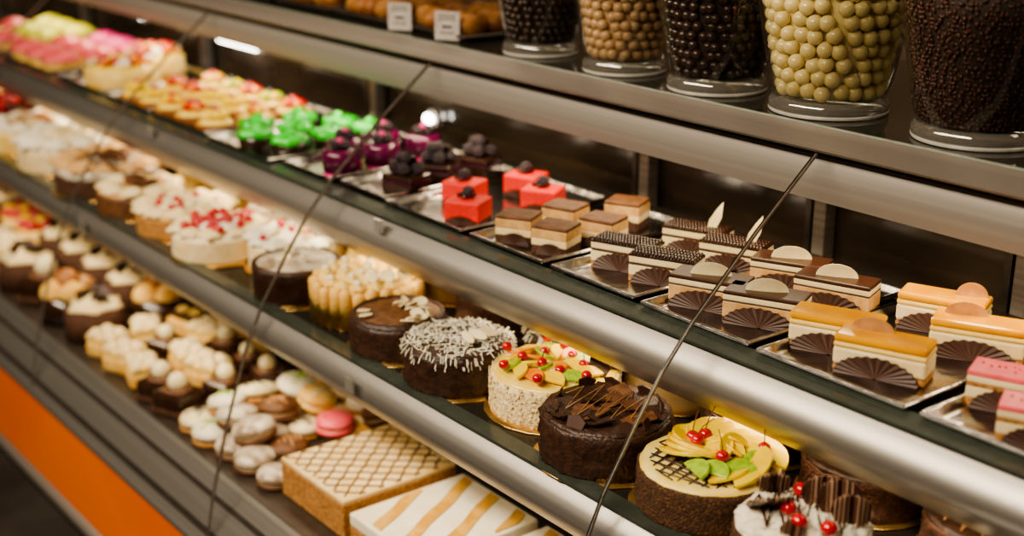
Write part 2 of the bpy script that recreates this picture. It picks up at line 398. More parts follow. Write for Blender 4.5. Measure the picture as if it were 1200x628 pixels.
sq,z=layered('layered_mousse_square','square mousse cake of brown and cream layers',.066,.056,[('sponge_base',.014,M_brown),('cream_layer',.012,M_cream),('mousse_layer',.016,M_mousse),('cocoa_top',.006,M_cocoa)],group='mousse squares on a steel tray')
ob('pleated_fan',fanG(.026,.020),M_fan,sq,loc=(.004,-.031,0))
place(sq,[(-1.652,1.385,TZ),(-1.74,1.375,TZ),(-1.635,1.475,TZ),(-1.735,1.475,TZ),(-1.69,1.58,TZ)],RZ,.15)
rd,z=layered('red_velvet_square','square red coated cake topped with a blackberry',.07,.062,[('chocolate_base',.006,M_fan),('red_body',.036,M_red)],group='red squares on a steel tray',bev=.004)
ob('blackberry',xf(berryG(.012),(0,0,z)),M_berry,rd,True)
ob('chocolate_curl',tube([(-.02+.004*i,.012*math.sin(i*1.1),z+.004) for i in range(8)],.0035,6),M_choc,rd,True)
ob('pleated_fan',fanG(.028,.016),M_fan,rd,loc=(0,-.034,0))
place(rd,[(-1.888,1.375,TZ),(-1.995,1.445,TZ),(-1.965,1.57,TZ),(-1.865,1.53,TZ)],RZ,.12)
db,z=layered('dark_berry_cake','small dark chocolate cake heaped with blackberries',.075,.065,[('chocolate_base',.022,M_choc),('mousse_layer',.002,M_purple),('chocolate_top',.012,M_choc)],group='dark berry cakes on a steel tray',cat='small cake',bev=.004)
bg=berryG(.0135)
for i,(x,y,k) in enumerate([(-.018,-.012,0),(.008,-.016,0),(.022,.010,0),(-.008,.012,0),(.002,-.002,.018),(-.014,.004,.014)]):
    ob('blackberry',bg,M_berry,db,True,loc=(x,y,z+k))
for k in range(3): ob('chocolate_leaf',xf(disc_leaf(.036,.018),(-.01+.012*k,.01,z+.026),(1.2,.3,.5+k)),M_choc,db)
place(db,[(-2.125,1.40,TZ),(-2.16,1.50,TZ),(-2.155,1.60,TZ)],RZ,.2)
pu=root('purple_mousse_cake','round purple glazed mousse cake topped with berries','small cake',group='purple cakes on a steel tray')
ob('cream_base',lathe([(0,0),(.036,0),(.037,.008),(0,.008)],28),M_magenta,pu)
ob('purple_body',lathe([(0,.008),(.037,.008),(.039,.044),(.034,.052),(0,.052)],28),M_purple,pu,True)
for i in range(4):
    a=i*pi/2+.4; ob('blackberry',xf(bg,sc=.8),M_berry,pu,True,loc=(.014*math.cos(a),.014*math.sin(a),.051))
ob('magenta_jelly',sph(.008,(0,0,.068),12,8),M_magenta,pu,True)
place(pu,[(-2.32,1.37,TZ),(-2.40,1.43,TZ),(-2.32,1.47,TZ),(-2.41,1.53,TZ),(-2.33,1.58,TZ)])
gr=root('green_jelly_cake','dark chocolate cake dripping with bright green jelly','small cake',group='green jelly cakes on a steel tray')
ob('chocolate_body',lathe([(0,0),(.036,0),(.038,.034),(0,.034)],28),M_choc,gr,True)
ob('green_jelly',jit(lathe([(.036,.026),(.041,.030),(.038,.042),(.022,.046),(0,.047)],28,lambda a,z:1+.06*math.sin(5*a)),.005,50),M_green,gr,True)
ob('green_rosette',xf(rosette(.014,.014),(.004,.002,.045)),M_green,gr,True)
ob('chocolate_stick',tube([(-.01,.005,.044),(-.018,.012,.066)],.002),M_choc,gr,True)
place(gr,[(-2.63,1.34,TZ),(-2.53,1.37,TZ),(-2.63,1.44,TZ),(-2.53,1.47,TZ),(-2.62,1.55,TZ),(-2.72,1.50,TZ),(-2.72,1.39,TZ),(-2.53,1.57,TZ)],0,3)
pk,z=layered('pink_glazed_slice','layered slice with pink glaze and pleated dark chocolate fan',.115,.052,[('sponge_base',.012,M_tan),('cream_layer',.014,M_cream),('sponge_layer',.006,M_tan),('cream_top',.008,M_cream),('pink_glaze',.007,M_pink)],group='pink slices on a steel tray')
ob('pleated_fan',fanG(.050,.029),M_fan,pk,loc=(0,-.029,0))
ob('red_crumbs',merge(*[sph(.002,(random.uniform(-.05,.05),random.uniform(-.02,.02),z),6,4) for _ in range(16)]),M_cherry,pk)
place(pk,[(-.815,1.425,TZ),(-.735,1.365,TZ),(-.70,1.50,TZ)],RZ)
def tart(mf,mc,nm,lab):
    t=root(nm,lab,'fruit tart',group='fruit tarts on steel trays')
    ob('pastry_shell',lathe([(0,0),(.038,0),(.048,.018),(.044,.020),(.040,.016),(0,.016)],28,lambda a,z:1+.03*math.cos(14*a)),M_crust,t,True)
    ob('custard',lathe([(.042,.016),(.036,.026),(0,.030)],20),mc,t,True)
    for i in range(6):
        a=i*2*pi/6
        ob('fruit_slice',xf(halfdisc(.024,.008,10),(.020*math.cos(a),.020*math.sin(a),.034),(rad(35),0,a+pi/2)),mf[i%len(mf)],t,bevel=.0015)
    ob('cherry',sph(.012,(0,0,.044),12,8),M_cherry if mf[0]!=M_kiwi else M_berry,t,True)
    return t
t1=tart([M_mango],M_glaze,'mango_tart','round tart heaped with glossy yellow mango slices')
t2=tart([M_cherry,M_orng],M_glaze,'cherry_tart','round tart with red cherries and yellow custard')
t3=tart([M_kiwi,M_mango],M_glaze,'kiwi_tart','round tart with green kiwi and mango')
t4=tart([M_orng,M_mango],M_glaze,'apricot_tart','round tart with orange apricot slices')
src=[t1,t4,t2,t3]; used=set(); i=0
for x in(-2.86,-2.97,-3.08,-3.19,-3.30):
    for y in (1.355,1.46,1.565):
        s=src[[0,1,2,2,0,3,1,0,2,0,2,3,0,2,1][i]]; i+=1
        p=(x+random.uniform(-.006,.006),y,TZ)
        if s in used: dup(s,p,random.random()*6)
        else: s.location=p; used.add(s)
for (x,y,rr_) in [(-3.54,1.415,.1),(-3.66,1.56,.085)]:
    b=root('large_fruit_cake','large round cake covered in yellow fruit, cream and red berries','cake',(x,y,TZ))
    ob('cake_body',lathe([(0,0),(rr_*.96,0),(rr_,.01),(rr_,.045),(rr_*.95,.05),(0,.05)],48),M_yel,b,True)
    ob('fruit_jelly',lathe([(rr_*.94,.049),(rr_*.9,.056),(0,.058)],40),M_glaze,b,True)
    for k in range(16):
        a=k*.39; q=rr_*(.75 if k%2 else .4)
        ob('fruit_slice',xf(halfdisc(.026,.007,10),(q*math.cos(a),q*math.sin(a),.062),(rad(30),0,a+1)),[M_mango,M_orng,M_mango,M_white][k%4],b,bevel=.001)
    for k in range(9):
        a=k*.7; ob('cherry',sph(.014,(0,0,.01),12,8),M_cherry,b,True,loc=(rr_*.55*math.cos(a),rr_*.55*math.sin(a),.060))
for x in (-3.86,-3.99,-4.12,-4.34,-4.47,-4.60):
    for y in (1.36,1.48,1.60):
        col=random.choice([0,2,2]) if x>-4.2 else random.choice([1,1,0])
        ic=root('iced_cake',['small cake with pink icing rosette','small cake with lime yellow icing rosette','small cake with magenta icing rosette'][col],'small cake',(x,y,TZ),group='iced cakes on steel trays')
        ob('cake_base',lathe([(0,0),(.046,0),(.052,.026),(0,.026)],20),M_yel,ic)
        ob('icing',xf(rosette(.055,.036),(0,0,.024)),[M_pink,M_lime,M_magenta][col],ic,True)

# ---------------------------------------------------------------- whole cakes
def cherry(par,x,y,z,r=.0095,stem=True):
    c=ob('cherry',sph(r,(0,0,r*.9),16,10,(1,1,.93)),M_cherry,par,True,loc=(x,y,z))
    if stem:
        a=random.uniform(0,6.28); k=random.uniform(.012,.022)
        ob('stem',tube([(0,0,r*1.8),(k*.3*math.cos(a),k*.3*math.sin(a),r*1.8+.012),(k*math.cos(a),k*math.sin(a),r*1.8+.026)],.0008,5),M_stem,c,True)
    return c
def board(x,y,z,r,m=M_gold,lab='thin round gold cardboard cake board'):
    b=ob('cake_board',lathe([(0,0),(r,0),(r+.001,.0015),(r,.003),(0,.003)],48,lambda a,zz:1+.008*math.cos(30*a)),m,None,True,label=lab,loc=(x,y,z))
    b['category']='cake board'; b['group']='cake boards on the cake shelf'
def cakebase(nm,label,x,y,z,r,h,side,top,topname='cake_top',rough=0,rz=0):
    board(x,y,z,r+.009)
    c=root(nm,label,'cake',(x,y,z+.0033),rz)
    prof=[(0,0),(r*.985,0)]+[(r,h*k/8) for k in range(1,8)]+[(r*.985,h*.965),(r*.95,h),(r*.5,h),(0,h)]
    g=lathe(prof,64)
    if rough: g=jit(g,rough,90)
    ob('cake_body',g,side,c,True)
    if top:
        g=lathe([(r*.96,h*.99),(r*.95,h+.003),(r*.85,h+.004),(r*.6,h+.004),(r*.3,h+.004),(0,h+.004)],56)
        if rough: g=jit(g,rough*.6,60)
        ob(topname,g,top,c,True)
    return c,h+.004
def shreds(n,r,z,size,spread=.003):
    gs=[]
    for _ in range(n):
        a=random.random()*2*pi; q=r*math.sqrt(random.random())
        gs.append(xf(box(size*random.uniform(.6,1.4),.0017,.0013),(q*math.cos(a),q*math.sin(a),z+random.uniform(0,spread)*(1.2-q/r)),(random.uniform(-.5,.5),random.uniform(-.7,.7),random.random()*6.3)))
    return merge(*gs)
def drizzle(par,m,r,z,n=10,amp=.9,w=.0012,ang=0,name='drizzle'):
    pts=[]
    for i in range(n+1):
        t=-1+2*i/n; q=r*math.sqrt(max(0,1-t*t))*amp; sgn=1 if i%2 else -1
        pts.append((t*r*.95,sgn*q,z))
    P=[]
    for a,b in zip(pts,pts[1:]):
        for k in range(4):
            t=k/4; P.append(tuple(a[j]+(b[j]-a[j])*t for j in range(3)))
    P.append(pts[-1])
    return ob(name,xf(tube(P,w,5),rot=(0,0,ang)),m,par,True)
def shard(s): return prism([(-s*.5,-s*.3),(s*.45,-s*.4),(s*.6,s*.2),(s*.1,s*.5),(-s*.55,s*.3)],-.0012,.0012)
CZ=.9085
# 1
c,h=cakebase('cherry_cream_cake','dark cake with rough white cream, cherries and pleated chocolate ovals',-.945,1.195,CZ,.087,.062,M_crumb,M_white,rough=.003)
for i in range(10):
    a=i*2*pi/10; ob('cream_rosette',xf(jit(rosette(.021,.015),.004,80),(.062*math.cos(a),.062*math.sin(a),h-.002)),M_white,c,True)
ob('rough_cream',jit(lathe([(.07,h),(.06,h+.008),(.03,h+.012),(0,h+.010)],40),.008,70),M_white,c,True)
ob('coconut_shreds',shreds(160,.07,h+.010,.008,.006),M_white,c)['kind']='stuff'
for x,y in[(-.008,-.02),(-.03,.030),(.022,-.035),(.055,-.02)]: cherry(c,x,y,h+.012,.0105)
for x,y,rz,tl,w_,h_ in[(.005,.030,.75,.05,.056,.046),(.030,.030,.85,-.12,.056,.048),(.054,.022,.7,.1,.050,.044),(-.045,-.022,1.0,.9,.058,.05),(-.062,.015,.8,.5,.046,.040),(.03,-.060,.5,-.9,.03,.026)]:
    ob('pleated_chocolate_oval',xf(pleat_oval(w_,h_),rot=(tl,0,0)),M_fan2,c,loc=(x,y,h+.008),rot=(0,0,rz))
drizzle(c,M_choc,.07,h+.013,12,.9,.0014,.7)
# 2
c,h=cakebase('mango_cherry_cake','chocolate crumb cake topped with mango fan, kiwi slices and cherries',-1.135,1.228,CZ,.1,.060,M_crumb,mat('yellow_white_glaze',(.90,.76,.32),.3,0,(.88,.66,.14),20),'yellow_glaze',rough=.003)
drizzle(c,M_choc,.088,h+.001,20,.9,.0012,.2); drizzle(c,M_choc,.088,h+.002,20,.9,.0012,1.7)
for i in range(15):
    a=-.9+i*.36
    ob('mango_slice',xf(halfdisc(.048,.005,12),(.036*math.cos(a)+random.uniform(-.006,.016),.036*math.sin(a)+random.uniform(.004,.020),h+.006+.0006*i),(rad(random.uniform(10,26)),0,a-.3+random.uniform(-.2,.2))),M_mango,c,bevel=.001)
for i in range(7):
    ob('mango_slice',xf(halfdisc(.028,.004,12),(.010+.018*math.cos(i*.9),.018+.018*math.sin(i*.9),h+.018),(rad(random.uniform(25,50)),0,i*.9+pi/2)),M_mango,c,bevel=.001)
for x,y,a in[(.045,-.045,.2),(.068,-.015,.8),(.025,-.06,-.3),(.066,.025,1.2)]:
    ob('kiwi_slice',xf(halfdisc(.024,.005,14),(x,y,h+.012),(rad(25),0,a)),M_kiwi,c,bevel=.001)
for x,y,k in[(-.035,.0,.014),(-.018,-.008,.018),(-.026,.016,.016),(.038,-.018,.018),(.05,.05,.014)]: cherry(c,x,y,h+k)
# 3
c,h=cakebase('chocolate_ganache_cake','rough matte dark chocolate cake with broad shards and fine drizzle',-1.335,1.218,CZ,.098,.070,M_chocm,M_chocm,'ganache_top',rough=.006)
for i in range(16):
    a=random.random()*6.28; q=random.uniform(.15,.85)*.09
    ob('chocolate_shard',xf(shard(random.uniform(.030,.046)),(q*math.cos(a),q*math.sin(a),h+.005),(random.uniform(-.15,.35),random.uniform(-.25,.25),random.random()*6)),M_chocm if i%3 else M_cocoa,c)
for i in range(11):
    a=i*2*pi/11+random.uniform(-.2,.2); q=random.uniform(.075,.09)
    ob('chocolate_shard',xf(shard(random.uniform(.018,.028)),(q*math.cos(a),q*math.sin(a),h+.005),(random.uniform(.9,1.4),random.uniform(-.3,.3),a+pi/2+random.uniform(-.4,.4))),M_fan,c)
drizzle(c,M_tanchoc,.07,h+.009,11,.9,.0007,.4)
# 4
c,h=cakebase('fruit_cream_cake','almond flaked cream cake topped with kiwi, cherries and orange',-1.517,1.272,CZ,.104,.062,M_flake,M_glaze,'yellow_jelly',rough=.004)
ob('almond_flakes',merge(*[xf(prism([(.004*math.cos(k*1.26),.003*math.sin(k*1.26)) for k in range(5)],0,.001),((.1045)*math.cos(a),(.1045)*math.sin(a),random.uniform(.004,.062)),(pi/2+random.uniform(-.4,.4),random.random()*6,a+pi/2)) for a in [random.random()*6.28 for _ in range(500)]]),M_flake,c)['kind']='stuff'
for i in range(14):
    a=i*2*pi/14+.1; q=.076
    m_,n_=[(M_mango,'peach_slice'),(M_kiwi,'kiwi_slice'),(M_mango,'peach_slice'),(M_orng,'orange_slice')][i%4]
    ob(n_,xf(halfdisc(.024,.005,12),(q*math.cos(a),q*math.sin(a),h+.005),(rad(22),0,a+1.2)),m_,c,bevel=.001)
for i in range(9):
    a=i*2*pi/9; m_,n_=[(M_mango,'peach_slice'),(M_kiwi,'kiwi_slice'),(M_orng,'orange_slice')][i%3]
    ob(n_,xf(halfdisc(.022,.005,12),(.036*math.cos(a),.036*math.sin(a),h+.008),(rad(25),0,a)),m_,c,bevel=.001)
for i in range(14):
    a=i*2*pi/14+.35; q=[.052,.086,.03,.09][i%4]; cherry(c,q*math.cos(a),q*math.sin(a),h+.007,.0085,i%5==0)
for x,y,a in[(.07,.03,.3),(.06,.06,1),(.045,.075,.6)]:
    ob('chocolate_shard',xf(shard(.034),(x,y,h+.014),(1.2,.2,a)),M_chocm,c)
# 5
def coco(x,y,r,rot=0,hh=.068):
    c,h=cakebase('coconut_chocolate_cake','dark chocolate cake with a messy pile of white coconut shreds',x,y,CZ,r,hh,M_chocm,M_chocm,rough=.004)
    ob('coconut_shreds',shreds(460,r*.95,h-.001,.013,.012),M_white,c)['kind']='stuff'
    ob('coconut_fringe',merge(*[xf(box(.013,.0014,.0012),(r*1.005*math.cos(a),r*1.005*math.sin(a),h-random.uniform(0,.018)),(0,random.uniform(.3,1.4),a)) for a in [random.random()*6.28 for _ in range(140)]]),M_white,c)['kind']='stuff'
    for k in range(3): ob('white_chocolate_leaf',xf(disc_leaf(.034,.014),(r*.45,-.01+.02*k,h+.016),(1.1,.2,.5*k)),M_wchoc,c)
coco(-1.70,1.215,.092); coco(-1.645,1.425,.088,.6,.055)
# 6
c,h=cakebase('chocolate_leaf_cake','dark chocolate cake with pale chocolate leaf flakes on top',-1.882,1.215,CZ,.087,.06,M_chocm,M_cocoa,rough=.0025)
for i in range(14):
    a=random.uniform(-.6,2.6); q=random.uniform(.02,.072)
    ob('white_chocolate_leaf',xf(disc_leaf(.026,.017),(q*math.cos(a),q*math.sin(a),h+.008),(random.uniform(.3,1.3),0,random.random()*6)),M_wchoc,c)
for a in(-2.2,-1.8): ob('white_chocolate_leaf',xf(disc_leaf(.024,.018),(.06*math.cos(a),.06*math.sin(a),h+.004),(.15,0,a)),M_wchoc,c)
ob('cocoa_rim',lathe([(.075,h-.001),(.078,h+.005),(.083,h+.002),(.085,h-.004)],48,lambda a,z:1+.01*math.sin(22*a)),M_chocm,c,True)
# 7
c,h=cakebase('ladyfinger_cake','cake ringed with upright ladyfinger biscuits under golden cream rosettes',-2.065,1.268,CZ,.096,.066,M_yel,M_yel)
nl=26; lf=None
for i in range(nl):
    a=2*pi*i/nl
    if lf is None:
        g=sph(1,(0,0,0),10,10); g2=([(x*.0125,y*.009,(z*.012+(.066 if z>0 else .012)) if abs(z)>.01 else z) for x,y,z in g[0]],g[1]); lf=ob('ladyfinger',g2,M_lf,c,True); o=lf
    else: o=lf.copy(); C.objects.link(o); o.parent=c
    o.location=(.102*math.cos(a),.102*math.sin(a),0); o.rotation_euler=(random.uniform(-.05,.05),0,a+pi/2); o.scale=(1,1,random.uniform(.93,1.05))
ros=None
for i in range(31):
    if i<16: a=2*pi*i/16; q=.080
    elif i<26: a=2*pi*(i-16)/10; q=.046
    else: a=2*pi*(i-26)/5; q=.018
    if ros is None: ros=ob('cream_rosette',rosette(.0165,.018),M_yel,c,True); o=ros
    else: o=ros.copy(); C.objects.link(o); o.parent=c
    o.location=(q*math.cos(a),q*math.sin(a),h-.001)
    if i%2==0: ob('cream_tip',rosette(.008,.008),M_white,c,True,loc=(q*math.cos(a),q*math.sin(a),h+.013))
for k in range(4): ob('white_chocolate_leaf',xf(disc_leaf(.03,.02),(.06+.01*k,-.03+.03*k,h+.022),(1.2,0,.4+.3*k)),M_wchoc,c)
def simple(nm,lab,x,y,r,hh,side,top,tops,rough=.002):
    c,h=cakebase(nm,lab,x,y,CZ,r,hh,side,top,rough=rough)
    for kind in tops:
        if kind[0]=='ros':
            _,n,q,s,m=kind; o0=None
            for i in range(n):
                a=2*pi*i/n
                if o0 is None: o0=ob('cream_rosette',jit(rosette(s,s*.7),s*.2,40),m,c,True); o=o0
                else: o=o0.copy(); C.objects.link(o); o.parent=c
                o.location=(q*r*math.cos(a),q*r*math.sin(a),h-.001); o.rotation_euler=(0,0,random.random()*6)
                k=random.uniform(.8,1.15); o.scale=(k,k,k)
        if kind[0]=='berry':
            _,n,m,s=kind
            for i in range(n):
                a=random.random()*6.28; q=random.uniform(.1,.85)*r
                ob('berry',sph(s,(0,0,s*.8),10,8),m,c,True,loc=(q*math.cos(a),q*math.sin(a),h+.008))
        if kind[0]=='leaf':
            _,n,m,s=kind
            for i in range(n):
                a=random.random()*6.28; q=random.uniform(.1,.85)*r
                ob('chocolate_leaf',xf(disc_leaf(s,s*.6,.003),(q*math.cos(a),q*math.sin(a),h+.014),(random.uniform(.3,1.3),0,random.random()*6)),m,c)
        if kind[0]=='driz': drizzle(c,kind[1],r*.9,h+.001,12,.9,.0015,kind[2])
        if kind[0]=='drip':
            ob('glaze_drips',lathe([(r*.9,h+.001),(r*1.0,h),(r*1.015,h-.006),(r*1.012,h-.016),(r*1.0,h-.02)],64,lambda a,z:1 if z>h-.003 else 1+.006*math.sin(13*a)),kind[1],c,True)
    return c
simple('marbled_glaze_cake','dark cake with pale marbled glaze top and dripping edge',-2.24,1.212,.086,.065,M_choc,M_grey,[('drip',M_chocm),('leaf',8,M_wchoc,.02)])
simple('white_cream_cake','smooth white cream cake with soft dollops',-2.41,1.312,.105,.055,M_cream,M_white,[('ros',12,.82,.026,M_white),('leaf',10,M_wchoc,.03),('berry',6,M_cherry,.008)])
simple('red_berry_cream_cake','white cream cake scattered with red berries',-2.585,1.215,.1,.052,M_cream,M_white,[('ros',10,.75,.028,M_cream),('ros',5,.35,.028,M_white),('berry',30,M_cherry,.010)])
simple('pale_yellow_cream_cake','pale yellow cream cake with swirls and red berries',-2.795,1.235,.110,.048,M_tan,M_yel,[('ros',11,.8,.030,M_cream),('ros',5,.36,.03,M_wchoc),('leaf',8,M_wchoc,.035),('berry',10,M_cherry,.009)])
simple('walnut_cream_cake','chocolate cake with rough cream top and chocolate flakes',-3.01,1.225,.106,.052,M_cocoa,M_mousse,[('ros',9,.75,.028,M_cream),('leaf',16,M_cocoa,.035)])
simple('chocolate_cream_tart','large low brown cake with pale uneven cream topping',-3.26,1.255,.145,.062,M_brown,M_grey,[('drip',M_grey),('ros',12,.8,.034,M_mousse),('leaf',18,M_cocoa,.04)],.004)
simple('white_swirl_cake','large white cake with cream swirls',-3.55,1.255,.14,.065,M_cream,M_white,[('ros',10,.75,.042,M_white),('ros',4,.3,.04,M_cream),('leaf',10,M_wchoc,.05)],.004)
simple('white_swirl_cake','large white cake with cream swirls',-3.84,1.25,.135,.06,M_yel,M_cream,[('ros',10,.75,.036,M_white),('leaf',12,M_tanchoc,.04)],.004)
simple('dark_cherry_cake','large dark chocolate cake with red berries',-4.12,1.25,.13,.06,M_chocm,M_choc,[('berry',24,M_cherry,.015)])
simple('dark_cherry_cake','large dark cake with red berries and cream',-4.42,1.25,.13,.07,M_chocm,M_mousse,[('berry',20,M_cherry,.015)])
simple('yellow_cream_cake','large yellow cream cake with swirls',-4.72,1.25,.13,.06,M_yel,M_cream,[('ros',12,.8,.03,M_yel)])
simple('brown_sponge_cake','tall brown sponge cake with crumb coating',-1.86,1.435,.088,.065,M_brown,M_cocoa,[('leaf',5,M_chocm,.02)],.004)
simple('cream_sided_cake','cream sided cake with dark chocolate top',-1.435,1.465,.088,.065,M_cream,M_chocm,[('leaf',8,M_wchoc,.03)],.003)
simple('dark_chocolate_cake','dark chocolate cake with drizzle',-1.225,1.43,.09,.058,M_chocm,M_choc,[('driz',M_tanchoc,.3),('leaf',6,M_chocm,.03)])
simple('brown_crumb_cake','dark brown crumb coated chocolate cake',-1.02,1.42,.09,.058,M_brown,M_chocm,[('driz',M_choc,.3)],.004)
simple('brown_crumb_cake','dark brown crumb coated chocolate cake',-.81,1.405,.09,.058,M_brown,M_chocm,[('driz',M_tanchoc,.3)],.004)
simple('dark_chocolate_cake','dark chocolate cake with cream swirls',-.745,1.21,.087,.07,M_choc,M_choc,[('ros',10,.8,.014,M_white)])
simple('yellow_cream_cake','yellow cream cake with swirls and leaves',-2.06,1.475,.085,.06,M_lf,M_yel,[('ros',12,.8,.014,M_yel)])
simple('cream_leaf_cake','pale cream cake with upright chocolate leaves',-2.24,1.43,.088,.05,M_yel,M_yel,[('leaf',14,M_wchoc,.035)])
simple('yellow_cream_cake','yellow cream cake with swirls',-2.46,1.505,.085,.05,M_yel,M_yel,[('ros',10,.78,.022,M_cream)])
simple('red_berry_cream_cake','white cream cake with red berries',-2.65,1.428,.098,.05,M_cream,M_white,[('ros',10,.75,.026,M_white),('berry',30,M_cherry,.011)])
simple('white_cream_cake','white cream cake with soft dollops and red berries',-2.87,1.455,.1,.05,M_yel,M_cream,[('ros',10,.78,.028,M_cream),('ros',4,.3,.028,M_yel),('berry',10,M_cherry,.010)])
simple('yellow_cream_cake','yellow cream cake with swirls',-3.09,1.46,.1,.05,M_yel,M_yel,[('ros',10,.78,.028,M_cream),('leaf',8,M_cocoa,.03)])
simple('white_cream_cake','white cream cake with soft dollops',-3.42,1.47,.1,.055,M_white,M_cream,[('ros',10,.78,.028,M_white)])
simple('yellow_cream_cake','yellow cream cake with swirls',-3.69,1.46,.1,.055,M_yel,M_yel,[('ros',10,.78,.028,M_cream)])
simple('dark_cherry_cake','dark chocolate cake with red berries',-3.98,1.46,.1,.055,M_chocm,M_choc,[('berry',20,M_cherry,.012)])

# ---------------------------------------------------------------- lower deck
DZ=.5725
lc=root('lattice_slab_cake','thick tan sponge slab, golden cream top with dark icing lattice','cake',(-1.985,1.205,DZ))
ob('sponge_body',box(.228,.25,.070,(0,0,.035)),M_tan,lc,bevel=.004)
ob('cream_top',box(.226,.248,.009,(0,0,.0725)),M_lcream,lc,bevel=.003)
gs=[]
for k in range(-7,8):
    for s in(1,-1):
        d=k*.040
        pts=[]
        for i in range(41):
            x=-.109+.218*i/40; y=s*x*1.15+d+.0018*math.sin(i*.9+k*2)
            if abs(y)<.120: pts.append((x,y,.0770))
        if len(pts)>1: gs.append(tube(pts,.0023,5))
ob('icing_lattice',merge(*gs),M_latt,lc,True)
for kx in (0,1):
    wc=root('striped_cream_slab','rectangular white cream slab with broad golden caramel bands','cake',(-1.738+kx*.25,1.205,DZ))
    ob('sponge_body',box(.225,.25,.042,(0,0,.021)),M_tan,wc,bevel=.003)
    ob('white_cream',jit(box(.225,.25,.024,(0,0,.053)),.002),M_white,wc,bevel=.004)
    gs=[]
    for k in range(-2,4):
        d=-.02+k*.078
        ys=[-.117+.234*i/20 for i in range(21)]
        L1=[(d-.55*y-.014+.002*math.sin(y*60+k),y) for y in ys]; L2=[(d-.55*y+.014+.002*math.sin(y*50+k*2),y) for y in ys]
        L1=[(max(-.105,min(.105,x)),y) for x,y in L1]; L2=[(max(-.105,min(.105,x)),y) for x,y in L2]
        pairs=[(a,b) for a,b in zip(L1,L2) if b[0]-a[0]>.002]
        if len(pairs)>1:
            V=[(a[0],a[1],.0668) for a,b in pairs]+[(b[0],b[1],.0668) for a,b in pairs]; m=len(pairs)
            gs.append((V,[(i,m+i,m+i+1,i+1) for i in range(m-1)]))
    ob('caramel_bands',merge(*gs),M_stripe,wc)
def cookie(nm,lab,base,top,filling,r=.039,ornm=None):
    k=root(nm,lab,'cookie',group='round filled cookies on the lower deck')
    ob('lower_biscuit',lathe([(0,0),(r*.9,0),(r,.006),(r*.95,.012),(0,.012)],28),base,k,True)
    ob('filling',lathe([(0,.011),(r*.9,.011),(r*.92,.014),(r*.9,.017),(0,.017)],24),filling,k,True)
    ob('upper_biscuit',lathe([(0,.016),(r*.95,.016),(r,.022),(r*.85,.031),(r*.4,.036),(0,.037)],28),top,k,True)
    if ornm:
        ob('drizzle',merge(*[tube([(t*.01,-r*.7+abs(t)*.006,.033-abs(t)*.002),(t*.01+.004,0,.039-abs(t)*.0015),(t*.01,r*.7-abs(t)*.006,.033-abs(t)*.002)],.002,5) for t in(-2,-1,0,1,2)]),ornm,k,True)
    return k
kk=[cookie('white_iced_cookie','round cookie iced white with green drizzle',M_tan,M_white,M_choc,ornm=M_kiwi),
    cookie('white_striped_cookie','round white cookie with dark stripes',M_tan,M_wchoc,M_choc,ornm=M_choc),
    cookie('brown_cookie','round brown cocoa cookie with cream filling',M_cocoa,M_cocoa,M_cream,ornm=M_tanchoc),
    cookie('grey_marbled_cookie','round marbled glazed cookie',M_cocoa,M_grey,M_cream),
    cookie('golden_cookie','round golden cookie with cream filling',M_lf,M_lf,M_cream,ornm=M_white)]
pinkc=cookie('pink_macaron','round pink macaron with cream filling',M_pink,M_pink,M_cream,.042); pinkc.location=(-2.225,1.275,DZ+.030)
used=set()
xsn=[-2.142,-2.224,-2.306,-2.388,-2.470]; ysn=[1.085,1.167,1.249,1.331,1.413]
pat={(0,0):3,(0,1):3,(0,2):2,(0,3):2,(0,4):4,(1,0):3,(1,1):2,(1,2):2,(1,3):4,(1,4):0,(2,0):3,(2,1):3,(2,2):1,(2,3):4,(2,4):0,(3,0):0,(3,1):4,(3,2):0,(3,3):1,(3,4):4,(4,0):1,(4,1):0,(4,2):4,(4,3):0,(4,4):1}
cand=[((xsn[i]+random.uniform(-.006,.006),ysn[j]+random.uniform(-.006,.006),DZ),k,0) for (i,j),k in pat.items() if (i,j)!=(1,2)]
for i in range(4):
    for j in range(4):
        if (i,j) in((0,0),(0,2),(1,1),(0,1),(1,2)): continue
        cand.append(((xsn[i]-.041+random.uniform(-.012,.012),ysn[j]+.041+random.uniform(-.012,.012),DZ+.037),[0,4,1,2,3,4,1,0,3,2,4,1,0,1,0,4][i*4+j],1))
for p,k,up in cand:
    s=kk[k]
    if s in used: d=dup(s,p,random.random()*6,sc=random.uniform(1.0,1.18))
    else: s.location=p; used.add(s); d=s
    if up: d.rotation_euler=(random.uniform(-.25,.25),random.uniform(-.25,.25),random.random()*6)
ch=root('chocolate_cube_cake','dark chocolate cake with white chocolate ball','small cake',group='chocolate cakes with white balls')
ob('chocolate_body',box(.074,.070,.045,(0,0,.0225)),M_choc,ch,bevel=.010)
ob('cocoa_side',box(.076,.072,.016,(0,0,.010)),M_brown,ch,bevel=.005)
ob('white_ball',sph(.018,(0,0,.059),14,10),M_wchoc,ch,True)
ob('chocolate_collar',lathe([(.014,.045),(.024,.052),(.027,.045)],16),M_cocoa,ch,True)
wr=root('cream_roll','pale yellow cream roll with piped top','small cake',group='pale cream rolls on the lower deck')
ob('sponge',box(.080,.068,.040,(0,0,.020)),M_lf,wr,bevel=.012)
ob('cream_coat',jit(box(.076,.064,.016,(0,0,.044)),.004),M_yel,wr,bevel=.006)
for x,y in[(-.02,-.014),(.018,-.014),(-.017,.016),(.02,.014),(0,0)]:
    ob('piped_cream',jit(rosette(.019,.020),.003,60),M_cream,wr,True,loc=(x,y,.046 if (x or y) else .054))
gb=root('profiterole_cake','golden profiterole cake with dark chocolate base','small cake',group='profiterole cakes on the lower deck')
ob('chocolate_base',lathe([(0,0),(.044,0),(.042,.04),(0,.04)],24),M_choc,gb,True)
